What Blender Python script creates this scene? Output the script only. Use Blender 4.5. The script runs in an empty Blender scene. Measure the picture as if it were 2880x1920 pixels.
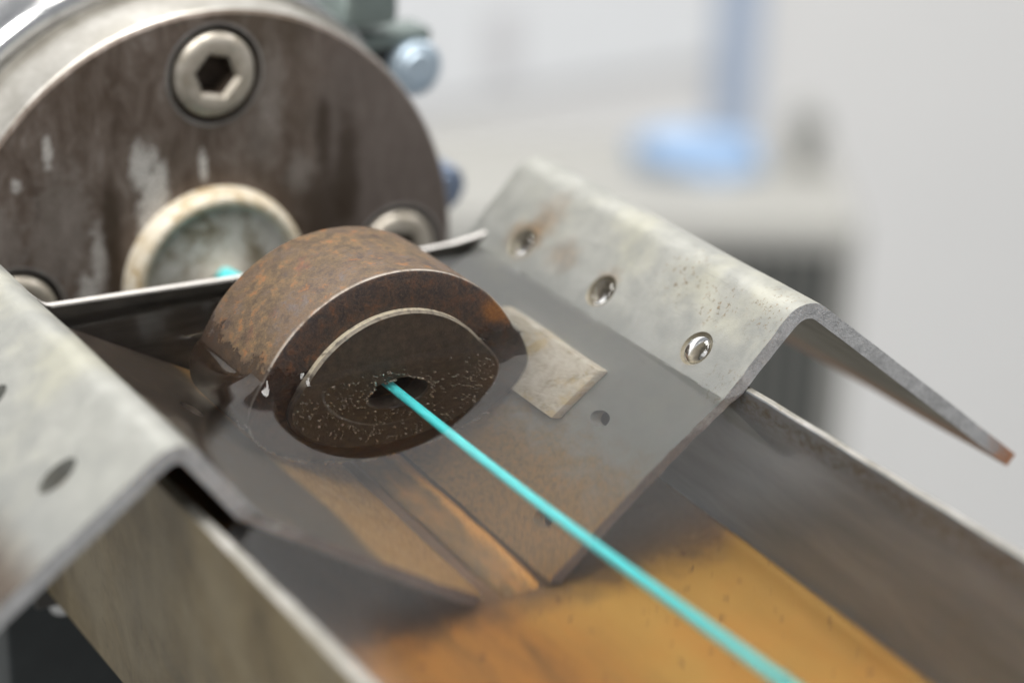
import bpy, bmesh, math, random
import numpy as np
from mathutils import Vector, Matrix, noise as mnoise

random.seed(7)
R = math.radians
scene = bpy.context.scene
scene.unit_settings.system = 'METRIC'
scene.unit_settings.scale_length = 0.01            # one unit is one centimetre
C = scene.collection

# ------------------------------------------------------------------ camera
cam_d = bpy.data.cameras.new('camera')
cam = bpy.data.objects.new('camera', cam_d)
C.objects.link(cam)
right = Vector((0.8521963, -0.5225491, 0.0265293))
up = Vector((0.1869155, 0.3513980, 0.9173786))
fwd = Vector((0.4886977, 0.7768281, -0.3971306))
cam.matrix_world = Matrix(((right.x, up.x, -fwd.x, -14.16),
                           (right.y, up.y, -fwd.y, -25.67),
                           (right.z, up.z, -fwd.z, 13.10),
                           (0, 0, 0, 1)))
cam_d.sensor_width = 36.0
cam_d.lens = 6300.0 / 2880.0 * 36.0
cam_d.clip_start = 0.5
cam_d.clip_end = 1000.0
cam_d.dof.use_dof = True
cam_d.dof.focus_distance = 31.7
cam_d.dof.aperture_fstop = 0.080
cam_d.dof.aperture_blades = 0
scene.camera = cam

# ------------------------------------------------------------------ world and lamps
w = bpy.data.worlds.new('World')
scene.world = w
w.use_nodes = True
bg = w.node_tree.nodes['Background']
bg.inputs['Color'].default_value = (0.93, 0.96, 1.0, 1)
bg.inputs['Strength'].default_value = 0.32


def lamp(name, loc, target, sx, sy, power, col=(1, 0.985, 0.95)):
    d = bpy.data.lights.new(name, 'AREA')
    d.shape = 'RECTANGLE'
    d.size, d.size_y = sx, sy
    d.energy = power
    d.color = col
    o = bpy.data.objects.new(name, d)
    C.objects.link(o)
    o.location = loc
    o.rotation_euler = (Vector(target) - Vector(loc)).to_track_quat('-Z', 'Y').to_euler()
    return o


lamp('overhead_lamp', (8, 18, 175), (8, 18, 0), 66, 150, 570000)
lamp('overhead_lamp', (225, -50, 175), (225, -50, 0), 60, 130, 320000)  # added lamp out of view, brightens the wall
lamp('overhead_lamp', (-90, -60, 170), (-90, -60, 0), 60, 130, 370000)

scene.view_settings.view_transform = 'Standard'
scene.view_settings.look = 'None'
scene.view_settings.exposure = 0.0
scene.view_settings.gamma = 1.0
try:
    scene.cycles.use_denoising = True
    scene.cycles.denoiser = 'OPENIMAGEDENOISE'
    scene.cycles.sample_clamp_indirect = 8.0
    scene.cycles.max_bounces = 12
    scene.cycles.transmission_bounces = 10
    scene.cycles.caustics_refractive = True
    scene.cycles.caustics_reflective = True
except Exception:
    pass

# ------------------------------------------------------------------ dimensions
ZW = 0.85          # die axis lies this far below the water surface (z = 0)
L = 6.19           # extruder face
RD, RB, OB = 2.287, 1.74, 0.12
DL = 2.15          # die length


# ------------------------------------------------------------------ materials
class NT:
    def __init__(s, name):
        s.m = bpy.data.materials.new(name)
        s.m.use_nodes = True
        s.t = s.m.node_tree
        s.n = s.t.nodes
        s.b = s.n['Principled BSDF']
        s.tc = s.n.new('ShaderNodeTexCoord')

    def lk(s, a, b):
        s.t.links.new(a, b)

    def mapped(s, scale=(1, 1, 1), loc=(0, 0, 0), rot=(0, 0, 0)):
        mp = s.n.new('ShaderNodeMapping')
        mp.inputs['Scale'].default_value = scale
        mp.inputs['Location'].default_value = loc
        mp.inputs['Rotation'].default_value = rot
        s.lk(s.tc.outputs['Object'], mp.inputs['Vector'])
        return mp.outputs['Vector']

    def noise(s, scale, detail=6, rough=0.6, vec=None, dist=0.0):
        x = s.n.new('ShaderNodeTexNoise')
        x.inputs['Scale'].default_value = scale
        x.inputs['Detail'].default_value = detail
        x.inputs['Roughness'].default_value = rough
        x.inputs['Distortion'].default_value = dist
        s.lk(vec if vec is not None else s.tc.outputs['Object'], x.inputs['Vector'])
        return x.outputs['Fac']

    def ramp(s, fac, stops, mode='LINEAR'):
        r = s.n.new('ShaderNodeValToRGB')
        r.color_ramp.interpolation = mode
        e = r.color_ramp.elements
        while len(e) < len(stops):
            e.new(0.5)
        for q, (p, c) in zip(e, stops):
            q.position = p
            q.color = (c[0], c[1], c[2], 1) if hasattr(c, '__len__') else (c, c, c, 1)
        s.lk(fac, r.inputs['Fac'])
        return r.outputs['Color']

    def mix(s, fac, a, b, kind='MIX'):
        x = s.n.new('ShaderNodeMix')
        x.data_type = 'RGBA'
        x.blend_type = kind
        for sock, v in ((x.inputs['Factor'], fac), (x.inputs['A'], a), (x.inputs['B'], b)):
            pass
        ins = [i for i in x.inputs if i.enabled]
        for sock, v in zip(ins, (fac, a, b)):
            if isinstance(v, (int, float)):
                sock.default_value = v
            elif isinstance(v, tuple):
                sock.default_value = (v[0], v[1], v[2], 1)
            else:
                s.lk(v, sock)
        return [o for o in x.outputs if o.enabled][0]

    def math(s, op, a, b=0.0, c=None, clamp=False):
        x = s.n.new('ShaderNodeMath')
        x.operation = op
        x.use_clamp = clamp
        for i, v in enumerate((a, b) if c is None else (a, b, c)):
            if isinstance(v, (int, float)):
                x.inputs[i].default_value = v
            else:
                s.lk(v, x.inputs[i])
        return x.outputs[0]

    def xyz(s, vec=None):
        x = s.n.new('ShaderNodeSeparateXYZ')
        s.lk(vec if vec is not None else s.tc.outputs['Object'], x.inputs[0])
        return x.outputs

    def smooth(s, v, lo, hi):
        x = s.n.new('ShaderNodeMapRange')
        x.interpolation_type = 'SMOOTHSTEP'
        x.inputs['From Min'].default_value = lo
        x.inputs['From Max'].default_value = hi
        s.lk(v, x.inputs['Value'])
        return x.outputs['Result']

    def blob(s, c, r, stretch=(1, 1, 1), soft=0.5, wob=0.3, wscale=4.0):
        """mask: 1 inside an uneven patch of radius r round point c"""
        p = s.mapped()
        v = s.n.new('ShaderNodeVectorMath')
        v.operation = 'SUBTRACT'
        s.lk(p, v.inputs[0])
        v.inputs[1].default_value = c
        v2 = s.n.new('ShaderNodeVectorMath')
        v2.operation = 'MULTIPLY'
        s.lk(v.outputs[0], v2.inputs[0])
        v2.inputs[1].default_value = stretch
        ln = s.n.new('ShaderNodeVectorMath')
        ln.operation = 'LENGTH'
        s.lk(v2.outputs[0], ln.inputs[0])
        n = s.noise(wscale, 5, 0.65)
        d = s.math('ADD', ln.outputs['Value'], s.math('MULTIPLY', s.math('SUBTRACT', n, 0.5), wob * 2 * r))
        return s.math('SUBTRACT', 1.0, s.smooth(d, r * (1 - soft), r * (1 + soft * 0.3)))

    def out(s, col=None, rough=None, metal=None, bump=None, strength=0.2, dist=0.05, spec=None):
        b = s.b
        for nm, v in (('Base Color', col), ('Roughness', rough), ('Metallic', metal), ('Specular IOR Level', spec)):
            if v is None:
                continue
            if isinstance(v, (int, float)):
                b.inputs[nm].default_value = v
            elif isinstance(v, tuple):
                b.inputs[nm].default_value = (v[0], v[1], v[2], 1)
            else:
                s.lk(v, b.inputs[nm])
        if bump is not None:
            x = s.n.new('ShaderNodeBump')
            x.inputs['Strength'].default_value = strength
            x.inputs['Distance'].default_value = dist
            s.lk(bump, x.inputs['Height'])
            s.lk(x.outputs['Normal'], b.inputs['Normal'])
        return s.m


def m_rust_die():
    t = NT('rusted_die_steel')
    n0 = t.noise(0.9, 6, 0.6, None, 0.6)
    n1 = t.noise(1.7, 8, 0.7)
    n2 = t.noise(3.6, 12, 0.75)
    n3 = t.noise(26, 6, 0.7)
    n4 = t.noise(5.0, 12, 0.74)
    base = t.ramp(n2, [(0.3, (0.036, 0.026, 0.025)), (0.43, (0.085, 0.058, 0.042)), (0.52, (0.125, 0.08, 0.047)),
                       (0.6, (0.1, 0.078, 0.068)), (0.74, (0.17, 0.135, 0.118))])
    olive = t.ramp(n4, [(0.3, (0.04, 0.028, 0.021)), (0.47, (0.1, 0.066, 0.038)), (0.57, (0.155, 0.1, 0.05)), (0.7, (0.14, 0.11, 0.09))])
    col = t.mix(t.smooth(n0, 0.42, 0.6), base, olive)
    org = t.ramp(n3, [(0.35, (0.16, 0.06, 0.02)), (0.6, (0.3, 0.125, 0.035)), (0.75, (0.36, 0.19, 0.06))])
    col = t.mix(t.math('MULTIPLY', t.smooth(n4, 0.54, 0.64), 0.7), col, org)
    red = t.smooth(n1, 0.56, 0.68)
    col = t.mix(t.math('MULTIPLY', red, 0.5), col, (0.15, 0.055, 0.04))
    col = t.mix(t.math('MULTIPLY', t.smooth(n3, 0.54, 0.64), 0.6), col, (0.05, 0.037, 0.03))
    x, y, z = t.xyz()
    # worn bright corner
    edge = t.math('MULTIPLY', t.math('SUBTRACT', 1.0, t.smooth(y, 0.03, 0.075)), t.smooth(n1, 0.36, 0.55))
    col = t.mix(t.math('MULTIPLY', edge, 0.7), col, (0.4, 0.36, 0.32))
    wet = t.math('SUBTRACT', 1.0, t.smooth(t.math('ADD', z, t.math('MULTIPLY', t.math('SUBTRACT', n1, 0.5), 1.6)), 0.25, 0.36))
    col = t.mix(t.math('MULTIPLY', wet, 0.72), col, (0.026, 0.015, 0.011))
    rough = t.math('SUBTRACT', 0.6, t.math('MULTIPLY', wet, 0.42))
    return t.out(col, rough, 0.2, t.math('ADD', n3, n2), 0.4, 0.035)


def m_die_face():
    t = NT('dark_rusted_die_face')
    n1 = t.noise(1.8, 8, 0.7)
    n2 = t.noise(4.5, 9, 0.8, dist=0.4)
    n3 = t.noise(20, 6, 0.75)
    base = t.ramp(n2, [(0.3, (0.016, 0.013, 0.015)), (0.44, (0.04, 0.029, 0.027)), (0.54, (0.07, 0.042, 0.03)),
                       (0.63, (0.12, 0.048, 0.022)), (0.75, (0.07, 0.055, 0.05))])
    col = t.mix(t.math('MULTIPLY', t.smooth(n3, 0.53, 0.66), 0.6), base, (0.15, 0.095, 0.06))
    col = t.mix(t.math('MULTIPLY', t.smooth(n3, 0.5, 0.36), 0.5), col, (0.02, 0.016, 0.017))
    z = t.xyz()[2]
    org = t.math('MULTIPLY', t.blob((1.75, 0, 0.55), 0.35, (1, 0, 1.3), 0.7, 0.6, 4), 0.8)
    col = t.mix(org, col, t.ramp(n3, [(0.35, (0.13, 0.05, 0.015)), (0.65, (0.32, 0.13, 0.03))]))
    wet = t.math('SUBTRACT', 1.0, t.smooth(t.math('ADD', z, t.math('MULTIPLY', t.math('SUBTRACT', n1, 0.5), 1.3)), 0.26, 0.36))
    col = t.mix(t.math('MULTIPLY', wet, 0.6), col, (0.022, 0.012, 0.009))
    rough = t.math('SUBTRACT', 0.55, t.math('MULTIPLY', wet, 0.35))
    return t.out(col, rough, 0.15, t.math('ADD', n3, n2), 0.5, 0.035)


def m_boss():
    t = NT('brown_steel_lit_side')
    n2 = t.noise(7, 9, 0.75)
    n3 = t.noise(30, 4, 0.7)
    col = t.ramp(n2, [(0.3, (0.025, 0.019, 0.017)), (0.5, (0.05, 0.037, 0.029)), (0.62, (0.07, 0.053, 0.038)), (0.75, (0.085, 0.045, 0.03))])
    col = t.mix(t.math('MULTIPLY', t.smooth(n3, 0.6, 0.72), 0.5), col, (0.12, 0.1, 0.08))
    # light caught on the boss's upper side, painted as a pale colour
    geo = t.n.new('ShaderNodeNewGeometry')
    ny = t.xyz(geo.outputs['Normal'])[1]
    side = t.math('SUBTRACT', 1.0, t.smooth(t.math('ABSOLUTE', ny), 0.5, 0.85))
    lit_side = t.math('MULTIPLY', t.math('MULTIPLY', side, t.smooth(t.xyz()[2], -0.15, 0.3)), t.smooth(t.noise(9, 4, 0.6), 0.25, 0.55))
    col = t.mix(lit_side, col, (0.62, 0.55, 0.42))
    return t.out(col, 0.5, t.math('MULTIPLY', lit_side, 0.6), n3, 0.3, 0.02)


def m_plate():
    t = NT('stained_grey_steel_sheet')
    n1 = t.noise(0.55, 6, 0.6)
    n2 = t.noise(2.2, 9, 0.7, dist=0.3)
    n3 = t.noise(9, 8, 0.75)
    n4 = t.noise(40, 3, 0.6)
    col = t.ramp(n2, [(0.25, (0.26, 0.265, 0.248)), (0.5, (0.325, 0.325, 0.3)), (0.75, (0.38, 0.38, 0.36))])
    col = t.mix(t.math('MULTIPLY', t.smooth(n1, 0.48, 0.68), 0.35), col, (0.44, 0.42, 0.3))
    # dark scuffs and small rust freckles
    sc = t.noise(3.3, 10, 0.75, t.mapped((1, 0.35, 1)), 0.8)
    col = t.mix(t.math('MULTIPLY', t.smooth(sc, 0.6, 0.7), 0.55), col, (0.22, 0.22, 0.22))
    fr = t.math('MULTIPLY', t.smooth(n3, 0.66, 0.73), t.smooth(n1, 0.42, 0.55))
    col = t.mix(t.math('MULTIPLY', fr, 0.8), col, (0.22, 0.13, 0.05))
    sc2 = t.noise(5.0, 8, 0.7, t.mapped((2.6, 0.22, 2.6), rot=(0, 0, 0.25)), 0.2)
    col = t.mix(t.math('MULTIPLY', t.smooth(sc2, 0.6, 0.67), 0.3), col, (0.2, 0.2, 0.19))
    # rust round the holes and flecks on the corner
    for c, r, st_, a in (((3.85, 2.66, 0.36), 0.36, (1, 0.8, 1), 0.95), ((4.05, 2.5, 0.6), 0.5, (0.7, 1.2, 0.7), 0.45), ((3.9, 0.36, 0.42), 0.28, (1, 1, 1), 0.7),
                         ((3.9, 1.6, 0.4), 0.35, (1, 0.8, 1), 0.4), ((3.78, -2.12, 0.22), 0.27, (1, 1, 1), 0.4)):
        m = t.blob(c, r, st_, 0.8, 0.7, 5.0)
        col = t.mix(t.math('MULTIPLY', m, a), col, t.ramp(n3, [(0.35, (0.07, 0.045, 0.02)), (0.6, (0.3, 0.16, 0.05))]))
    fl = t.noise(11, 6, 0.75)
    for c, r in (((4.45, -2.9, 1.15), 0.6), ((4.3, -0.9, 1.0), 0.55), ((3.6, -3.0, 0.1), 0.5), ((4.2, -1.9, 0.9), 0.5)):
        m = t.math('MULTIPLY', t.blob(c, r, (1, 1, 1), 0.8, 0.5, 3.0), t.smooth(fl, 0.55, 0.62))
        col = t.mix(t.math('MULTIPLY', m, 0.9), col, t.ramp(n4, [(0.4, (0.1, 0.085, 0.06)), (0.65, (0.28, 0.16, 0.06))]))
    # darker towards the water line, scale and rust under water
    x, y, z = t.xyz()
    waterline_tone = t.math('SUBTRACT', 1.0, t.smooth(t.math('ADD', z, t.math('MULTIPLY', t.math('SUBTRACT', n2, 0.5), 0.5)), -0.05, 0.85))
    col = t.mix(t.math('MULTIPLY', waterline_tone, 0.6), col, (0.2, 0.205, 0.2))
    deep = t.math('SUBTRACT', 1.0, t.smooth(t.math('ADD', z, t.math('MULTIPLY', t.math('SUBTRACT', n2, 0.5), 2.4)), -3.3, -1.5))
    col = t.mix(t.math('MULTIPLY', deep, 0.85), col, t.ramp(n3, [(0.35, (0.17, 0.115, 0.045)), (0.55, (0.31, 0.18, 0.06)), (0.7, (0.42, 0.17, 0.035))]))
    # near plate under water: brown stain plus painted dark reflection, tan towards its foot
    near = t.math('MULTIPLY', t.math('SUBTRACT', 1.0, t.smooth(x, -0.4, 0.0)), t.math('SUBTRACT', 1.0, t.smooth(z, -0.25, 0.2)))
    stain_shade = t.ramp(n2, [(0.3, (0.03, 0.022, 0.017)), (0.52, (0.085, 0.06, 0.042)), (0.7, (0.16, 0.13, 0.1))])
    tan = t.ramp(n3, [(0.3, (0.24, 0.13, 0.04)), (0.55, (0.46, 0.27, 0.09)), (0.75, (0.56, 0.36, 0.15))])
    stain_shade = t.mix(t.math('SUBTRACT', 1.0, t.smooth(t.math('ADD', z, t.math('MULTIPLY', t.math('SUBTRACT', n1, 0.5), 0.8)), -2.6, -2.2)), stain_shade, tan)
    col = t.mix(t.math('MULTIPLY', near, 0.92), col, stain_shade)
    rough = t.ramp(n2, [(0.3, 0.36), (0.7, 0.56)])
    return t.out(col, rough, 0.45, t.math('ADD', n4, t.math('MULTIPLY', n3, 0.8)), 0.12, 0.03)


def m_plate_edge():
    t = NT('sawn_grey_steel_edge')
    n = t.noise(7, 8, 0.8)
    n2 = t.noise(30, 4, 0.7)
    col = t.ramp(n, [(0.3, (0.28, 0.28, 0.29)), (0.5, (0.48, 0.48, 0.49)), (0.64, (0.6, 0.6, 0.61)), (0.72, (0.32, 0.2, 0.12))])
    x, y, z = t.xyz()
    tip = t.smooth(t.math('ADD', t.math('ABSOLUTE', x), t.math('MULTIPLY', t.math('SUBTRACT', n, 0.5), 2.2)), 8.55, 9.15)
    col = t.mix(t.math('MULTIPLY', tip, 0.85), col, t.ramp(n2, [(0.35, (0.3, 0.1, 0.03)), (0.65, (0.6, 0.24, 0.07))]))
    low = t.math('SUBTRACT', 1.0, t.smooth(t.math('ADD', z, t.math('MULTIPLY', t.math('SUBTRACT', n, 0.5), 1.0)), -1.2, 0.1))
    low = t.math('MULTIPLY', low, t.math('SUBTRACT', 1.0, t.smooth(t.math('ABSOLUTE', x), 4.2, 4.6)))
    col = t.mix(t.math('MULTIPLY', low, 0.8), col, t.ramp(n2, [(0.35, (0.06, 0.035, 0.028)), (0.65, (0.17, 0.09, 0.065))]))
    return t.out(col, 0.6, 0.25, n2, 0.8, 0.05)


def m_trough_out():
    t = NT('olive_stained_steel_sheet')
    st = t.noise(1.1, 10, 0.72, t.mapped((1, 1.0, 0.7)), 0.3)
    n = t.noise(0.5, 5, 0.6)
    n3 = t.noise(7, 10, 0.8, t.mapped((1, 1.3, 0.55)), 0.6)
    col = t.ramp(st, [(0.28, (0.08, 0.055, 0.02)), (0.45, (0.17, 0.122, 0.05)), (0.6, (0.235, 0.175, 0.08)), (0.75, (0.32, 0.26, 0.15))])
    col = t.mix(t.math('MULTIPLY', t.smooth(n, 0.4, 0.65), 0.5), col, (0.3, 0.25, 0.155))
    col = t.mix(t.math('MULTIPLY', t.smooth(n3, 0.57, 0.66), 0.75), col, (0.07, 0.05, 0.022))
    return t.out(col, 0.5, 0.2, n3, 0.5, 0.05)


def m_trough_in():
    t = NT('grey_bath_wall_steel')
    st = t.noise(1.0, 9, 0.7, t.mapped((1, 0.35, 1.2)), 0.3)
    n = t.noise(6, 8, 0.75)
    col = t.ramp(st, [(0.25, (0.14, 0.15, 0.158)), (0.5, (0.2, 0.21, 0.22)), (0.75, (0.28, 0.29, 0.3))])
    z = t.xyz()[2]
    line = t.math('MULTIPLY', t.smooth(z, -0.9, -0.15), t.math('SUBTRACT', 1.0, t.smooth(z, -0.1, 0.02)))
    col = t.mix(t.math('MULTIPLY', line, t.smooth(n, 0.4, 0.65)), col, (0.12, 0.085, 0.05))
    col = t.mix(t.math('MULTIPLY', t.smooth(n, 0.66, 0.76), 0.3), col, (0.16, 0.11, 0.07))
    return t.out(col, 0.45, 0.25, n, 0.2, 0.03)


def m_floor():
    t = NT('orange_rusted_bath_floor')
    st = t.noise(1.1, 6, 0.6, t.mapped((1.0, 0.3, 1)), 0.2)
    n1 = t.noise(0.5, 5, 0.6)
    n2 = t.noise(14, 9, 0.8)
    x = t.xyz()[0]
    mid = t.math('SUBTRACT', 1.0, t.smooth(t.math('ADD', x, t.math('MULTIPLY', t.math('SUBTRACT', st, 0.5), 1.5)), -0.4, 1.2))
    a = t.ramp(st, [(0.25, (0.32, 0.165, 0.026)), (0.75, (0.4, 0.22, 0.042))])
    b = t.ramp(t.noise(2.2, 7, 0.65, t.mapped((1.2, 0.22, 1)), 0.3), [(0.3, (0.14, 0.065, 0.014)), (0.5, (0.27, 0.115, 0.018)), (0.7, (0.36, 0.14, 0.018))])
    col = t.mix(mid, a, b)
    col = t.mix(t.math('MULTIPLY', t.smooth(n1, 0.45, 0.65), 0.4), col, (0.42, 0.17, 0.02))
    y = t.xyz()[1]
    shade_n = t.noise(1.3, 7, 0.65)
    floor_shade = t.smooth(t.math('ADD', y, t.math('MULTIPLY', t.math('SUBTRACT', shade_n, 0.5), 1.6)), -3.9, -2.9)  # shade under the plates, painted into the floor colour
    near = t.math('SUBTRACT', 1.0, t.smooth(t.math('ADD', x, t.math('MULTIPLY', t.math('SUBTRACT', shade_n, 0.5), 1.6)), -2.6, -1.6))
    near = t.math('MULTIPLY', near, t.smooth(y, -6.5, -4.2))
    col = t.mix(t.math('MULTIPLY', floor_shade, 0.8), col, t.ramp(n2, [(0.35, (0.035, 0.02, 0.013)), (0.65, (0.085, 0.05, 0.028))]))
    n4 = t.noise(5, 3, 0.5)
    col = t.mix(t.math('MULTIPLY', t.smooth(n4, 0.655, 0.7), 0.75), col, (0.1, 0.042, 0.015))
    col = t.mix(t.math('MULTIPLY', t.smooth(n2, 0.6, 0.75), 0.3), col, (0.25, 0.12, 0.04))
    return t.out(col, 0.75, 0.0, n2, 0.3, 0.05)


def m_edge_bright():
    t = NT('bright_worn_sheet_edge')
    n = t.noise(8, 7, 0.8, t.mapped((1, 0.5, 1)))
    col = t.ramp(n, [(0.3, (0.42, 0.38, 0.33)), (0.42, (0.6, 0.57, 0.54)), (0.66, (0.68, 0.66, 0.64)), (0.76, (0.45, 0.36, 0.22))])
    return t.out(col, 0.45, 0.15, n, 0.3, 0.03)


def m_flange():
    t = NT('dirty_dark_extruder_steel')
    n1 = t.noise(0.7, 6, 0.6)
    dr = t.noise(2.4, 10, 0.78, t.mapped((1.2, 1, 0.45)), 0.6)
    n3 = t.noise(16, 5, 0.7)
    col = t.ramp(dr, [(0.3, (0.045, 0.03, 0.02)), (0.43, (0.105, 0.076, 0.058)), (0.56, (0.165, 0.13, 0.108)), (0.68, (0.27, 0.235, 0.21))])
    col = t.mix(t.math('MULTIPLY', t.smooth(n1, 0.5, 0.68), 0.6), col, (0.07, 0.05, 0.03))
    x, y, z = t.xyz()
    # plain greyer band on the right of the disc
    rt = t.smooth(t.math('ADD', x, t.math('MULTIPLY', t.math('SUBTRACT', n1, 0.5), 1.5)), 1.6, 2.4)
    col = t.mix(t.math('MULTIPLY', rt, 0.55), col, (0.15, 0.127, 0.118))
    # pale polymer residue drips
    for c, r, s_, a in (((-1.22, L, 1.3), 0.34, (1.7, 0, 0.7), 0.9), ((-1.0, L, 0.8), 0.42, (1.5, 0, 0.6), 1.0), ((-1.1, L, 0.25), 0.36, (1.5, 0, 0.6), 0.85),
                        ((-1.98, L, -0.15), 0.36, (2.4, 0, 0.55), 0.7), ((-2.2, L, -0.95), 0.36, (1.6, 0, 0.6), 0.9), ((-0.14, L, 1.15), 0.2, (2.4, 0, 0.6), 1.0),
                        ((-2.75, L, 1.8), 0.2, (2.2, 0, 0.6), 0.9), ((-3.3, L, 1.3), 0.14, (1.4, 0, 1), 0.8), ((-2.6, L, 0.5), 0.9, (1.5, 0, 0.7), 0.15),
                        ((0.95, L, 1.5), 0.5, (1.4, 0, 0.7), 0.12), ((-3.6, L, 0.2), 0.7, (1.5, 0, 0.7), 0.15), ((1.6, L, 0.75), 0.3, (1, 0, 0.7), 0.2),
                        ((1.1, L, 2.35), 0.45, (1.6, 0, 0.6), 0.12)):
        m = t.blob(c, r, s_, 0.5, 1.0, 5.5)
        col = t.mix(t.math('MULTIPLY', m, a), col, t.ramp(n3, [(0.35, (0.3, 0.28, 0.26)), (0.65, (0.8, 0.77, 0.73))]))
    for c, r, s_ in (((-1.75, L, 0.45), 0.45, (2.0, 0, 0.6)), ((-1.72, L, -0.75), 0.5, (2.2, 0, 0.5)), ((2.05, L, 1.3), 0.45, (2.4, 0, 0.6)), ((2.5, L, 0.6), 0.7, (2.4, 0, 0.5)), ((2.0, L, -0.1), 0.8, (1.2, 0, 0.8))):
        m = t.blob(c, r, s_, 0.6, 0.6, 3.0)
        col = t.mix(t.math('MULTIPLY', m, 0.75), col, (0.04, 0.025, 0.014))
    return t.out(col, 0.5, 0.25, n3, 0.3, 0.05)


def m_steel(name, c0, c1, rough=0.3, metal=0.9, scale=6, stretch=(1, 1, 1)):
    t = NT(name)
    n = t.noise(scale, 7, 0.7, t.mapped(stretch))
    col = t.ramp(n, [(0.3, c0), (0.7, c1)])
    return t.out(col, rough, metal, n, 0.1, 0.03)


def m_plain(name, col, rough=0.5, metal=0.0, var=0.12, scale=3.0):
    t = NT(name)
    n = t.noise(scale, 5, 0.6)
    a = tuple(v * (1 - var) for v in col)
    b = tuple(min(1, v * (1 + var)) for v in col)
    return t.out(t.ramp(n, [(0.3, a), (0.7, b)]), rough, metal)


def m_glass(name, ior, pale=0.0):
    m = bpy.data.materials.new(name)
    m.use_nodes = True
    nt = m.node_tree
    nt.nodes.remove(nt.nodes['Principled BSDF'])
    g = nt.nodes.new('ShaderNodeBsdfGlass')
    g.inputs['IOR'].default_value = ior
    g.inputs['Roughness'].default_value = 0.0
    out = g.outputs[0]
    if pale:
        d = nt.nodes.new('ShaderNodeBsdfDiffuse')
        d.inputs['Color'].default_value = (0.42, 0.37, 0.31, 1)  # diffuse share paints in the scattered highlights of the bubbles
        mx = nt.nodes.new('ShaderNodeMixShader')
        mx.inputs[0].default_value = pale
        nt.links.new(out, mx.inputs[1])
        nt.links.new(d.outputs[0], mx.inputs[2])
        out = mx.outputs[0]
    nt.links.new(out, nt.nodes['Material Output'].inputs['Surface'])
    return m


M = {
    'die': m_rust_die(), 'face': m_die_face(), 'boss': m_boss(), 'rim': None, 'plate': m_plate(), 'pedge': m_plate_edge(),
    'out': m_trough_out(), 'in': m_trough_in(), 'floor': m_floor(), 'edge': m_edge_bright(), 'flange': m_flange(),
    'band': m_steel('dull_silver_steel', (0.36, 0.34, 0.3), (0.6, 0.58, 0.54), 0.4, 0.75, 2.2, (1, 0.5, 1)),
    'chrome': m_steel('polished_steel', (0.7, 0.7, 0.7), (0.85, 0.85, 0.85), 0.18, 1.0, 3),
    'bolt': m_steel('warm_grey_bolt_steel', (0.32, 0.28, 0.22), (0.62, 0.57, 0.5), 0.42, 0.6, 5),
    'black': m_plain('black_shadow_gap_steel', (0.02, 0.019, 0.017), 0.6),
    'socket': m_steel('dark_socket_steel', (0.03, 0.022, 0.016), (0.16, 0.12, 0.09), 0.5, 0.3, 3),
    'flange2': m_steel('lit_brown_steel_rim', (0.13, 0.115, 0.105), (0.34, 0.32, 0.3), 0.45, 0.5, 1.2),
    'nozzle': None, 'teal': None,
    'water': m_glass('clear_water', 1.333), 'bubble': m_glass('air_bubble', 0.75, 0.14),
    'zinc': m_steel('blue_zinc_plated_steel', (0.36, 0.46, 0.56), (0.55, 0.64, 0.72), 0.35, 0.5, 4),
    'zinc2': m_steel('dark_blue_plated_steel', (0.12, 0.16, 0.24), (0.24, 0.29, 0.38), 0.4, 0.5, 4),
    'clamp': m_plain('grey_green_clamp_steel', (0.2, 0.24, 0.23), 0.45, 0.5),
    'darkbox': m_plain('dark_machine_paint', (0.022, 0.027, 0.028), 0.55, 0, 0.3, 0.8),
    'wall': m_plain('white_wall_paint', (0.79, 0.785, 0.785), 0.8, 0, 0.015, 0.03),
    'paper': m_plain('white_paper', (0.81, 0.825, 0.85), 0.8, 0, 0.02, 0.2),
    'print': m_plain('pale_grey_print', (0.66, 0.66, 0.68), 0.8, 0, 0.05, 0.3),
    'blue': m_plain('pale_blue_cloth', (0.27, 0.4, 0.6), 0.5, 0, 0.05, 0.2),
    'tape': m_plain('faded_blue_tape', (0.42, 0.5, 0.64), 0.6, 0, 0.05, 0.2),
    'cab': m_plain('cream_cabinet_paint', (0.335, 0.33, 0.31), 0.55, 0, 0.03, 0.2),
    'slot': m_plain('dark_grey_vent', (0.04, 0.042, 0.04), 0.7, 0, 0.1, 0.3),
    'greyn': m_plain('grey_vent_slat_paint', (0.17, 0.17, 0.16), 0.6, 0, 0.1, 0.3),
    'knob': m_plain('dark_grey_knob_plastic', (0.26, 0.26, 0.245), 0.6, 0, 0.1, 0.3),
    'ground': m_plain('pale_workshop_floor', (0.5, 0.5, 0.48), 0.6, 0, 0.08, 0.05),
    'white': m_plain('white_paint', (0.75, 0.75, 0.74), 0.6, 0, 0.03, 0.3),
}


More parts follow.
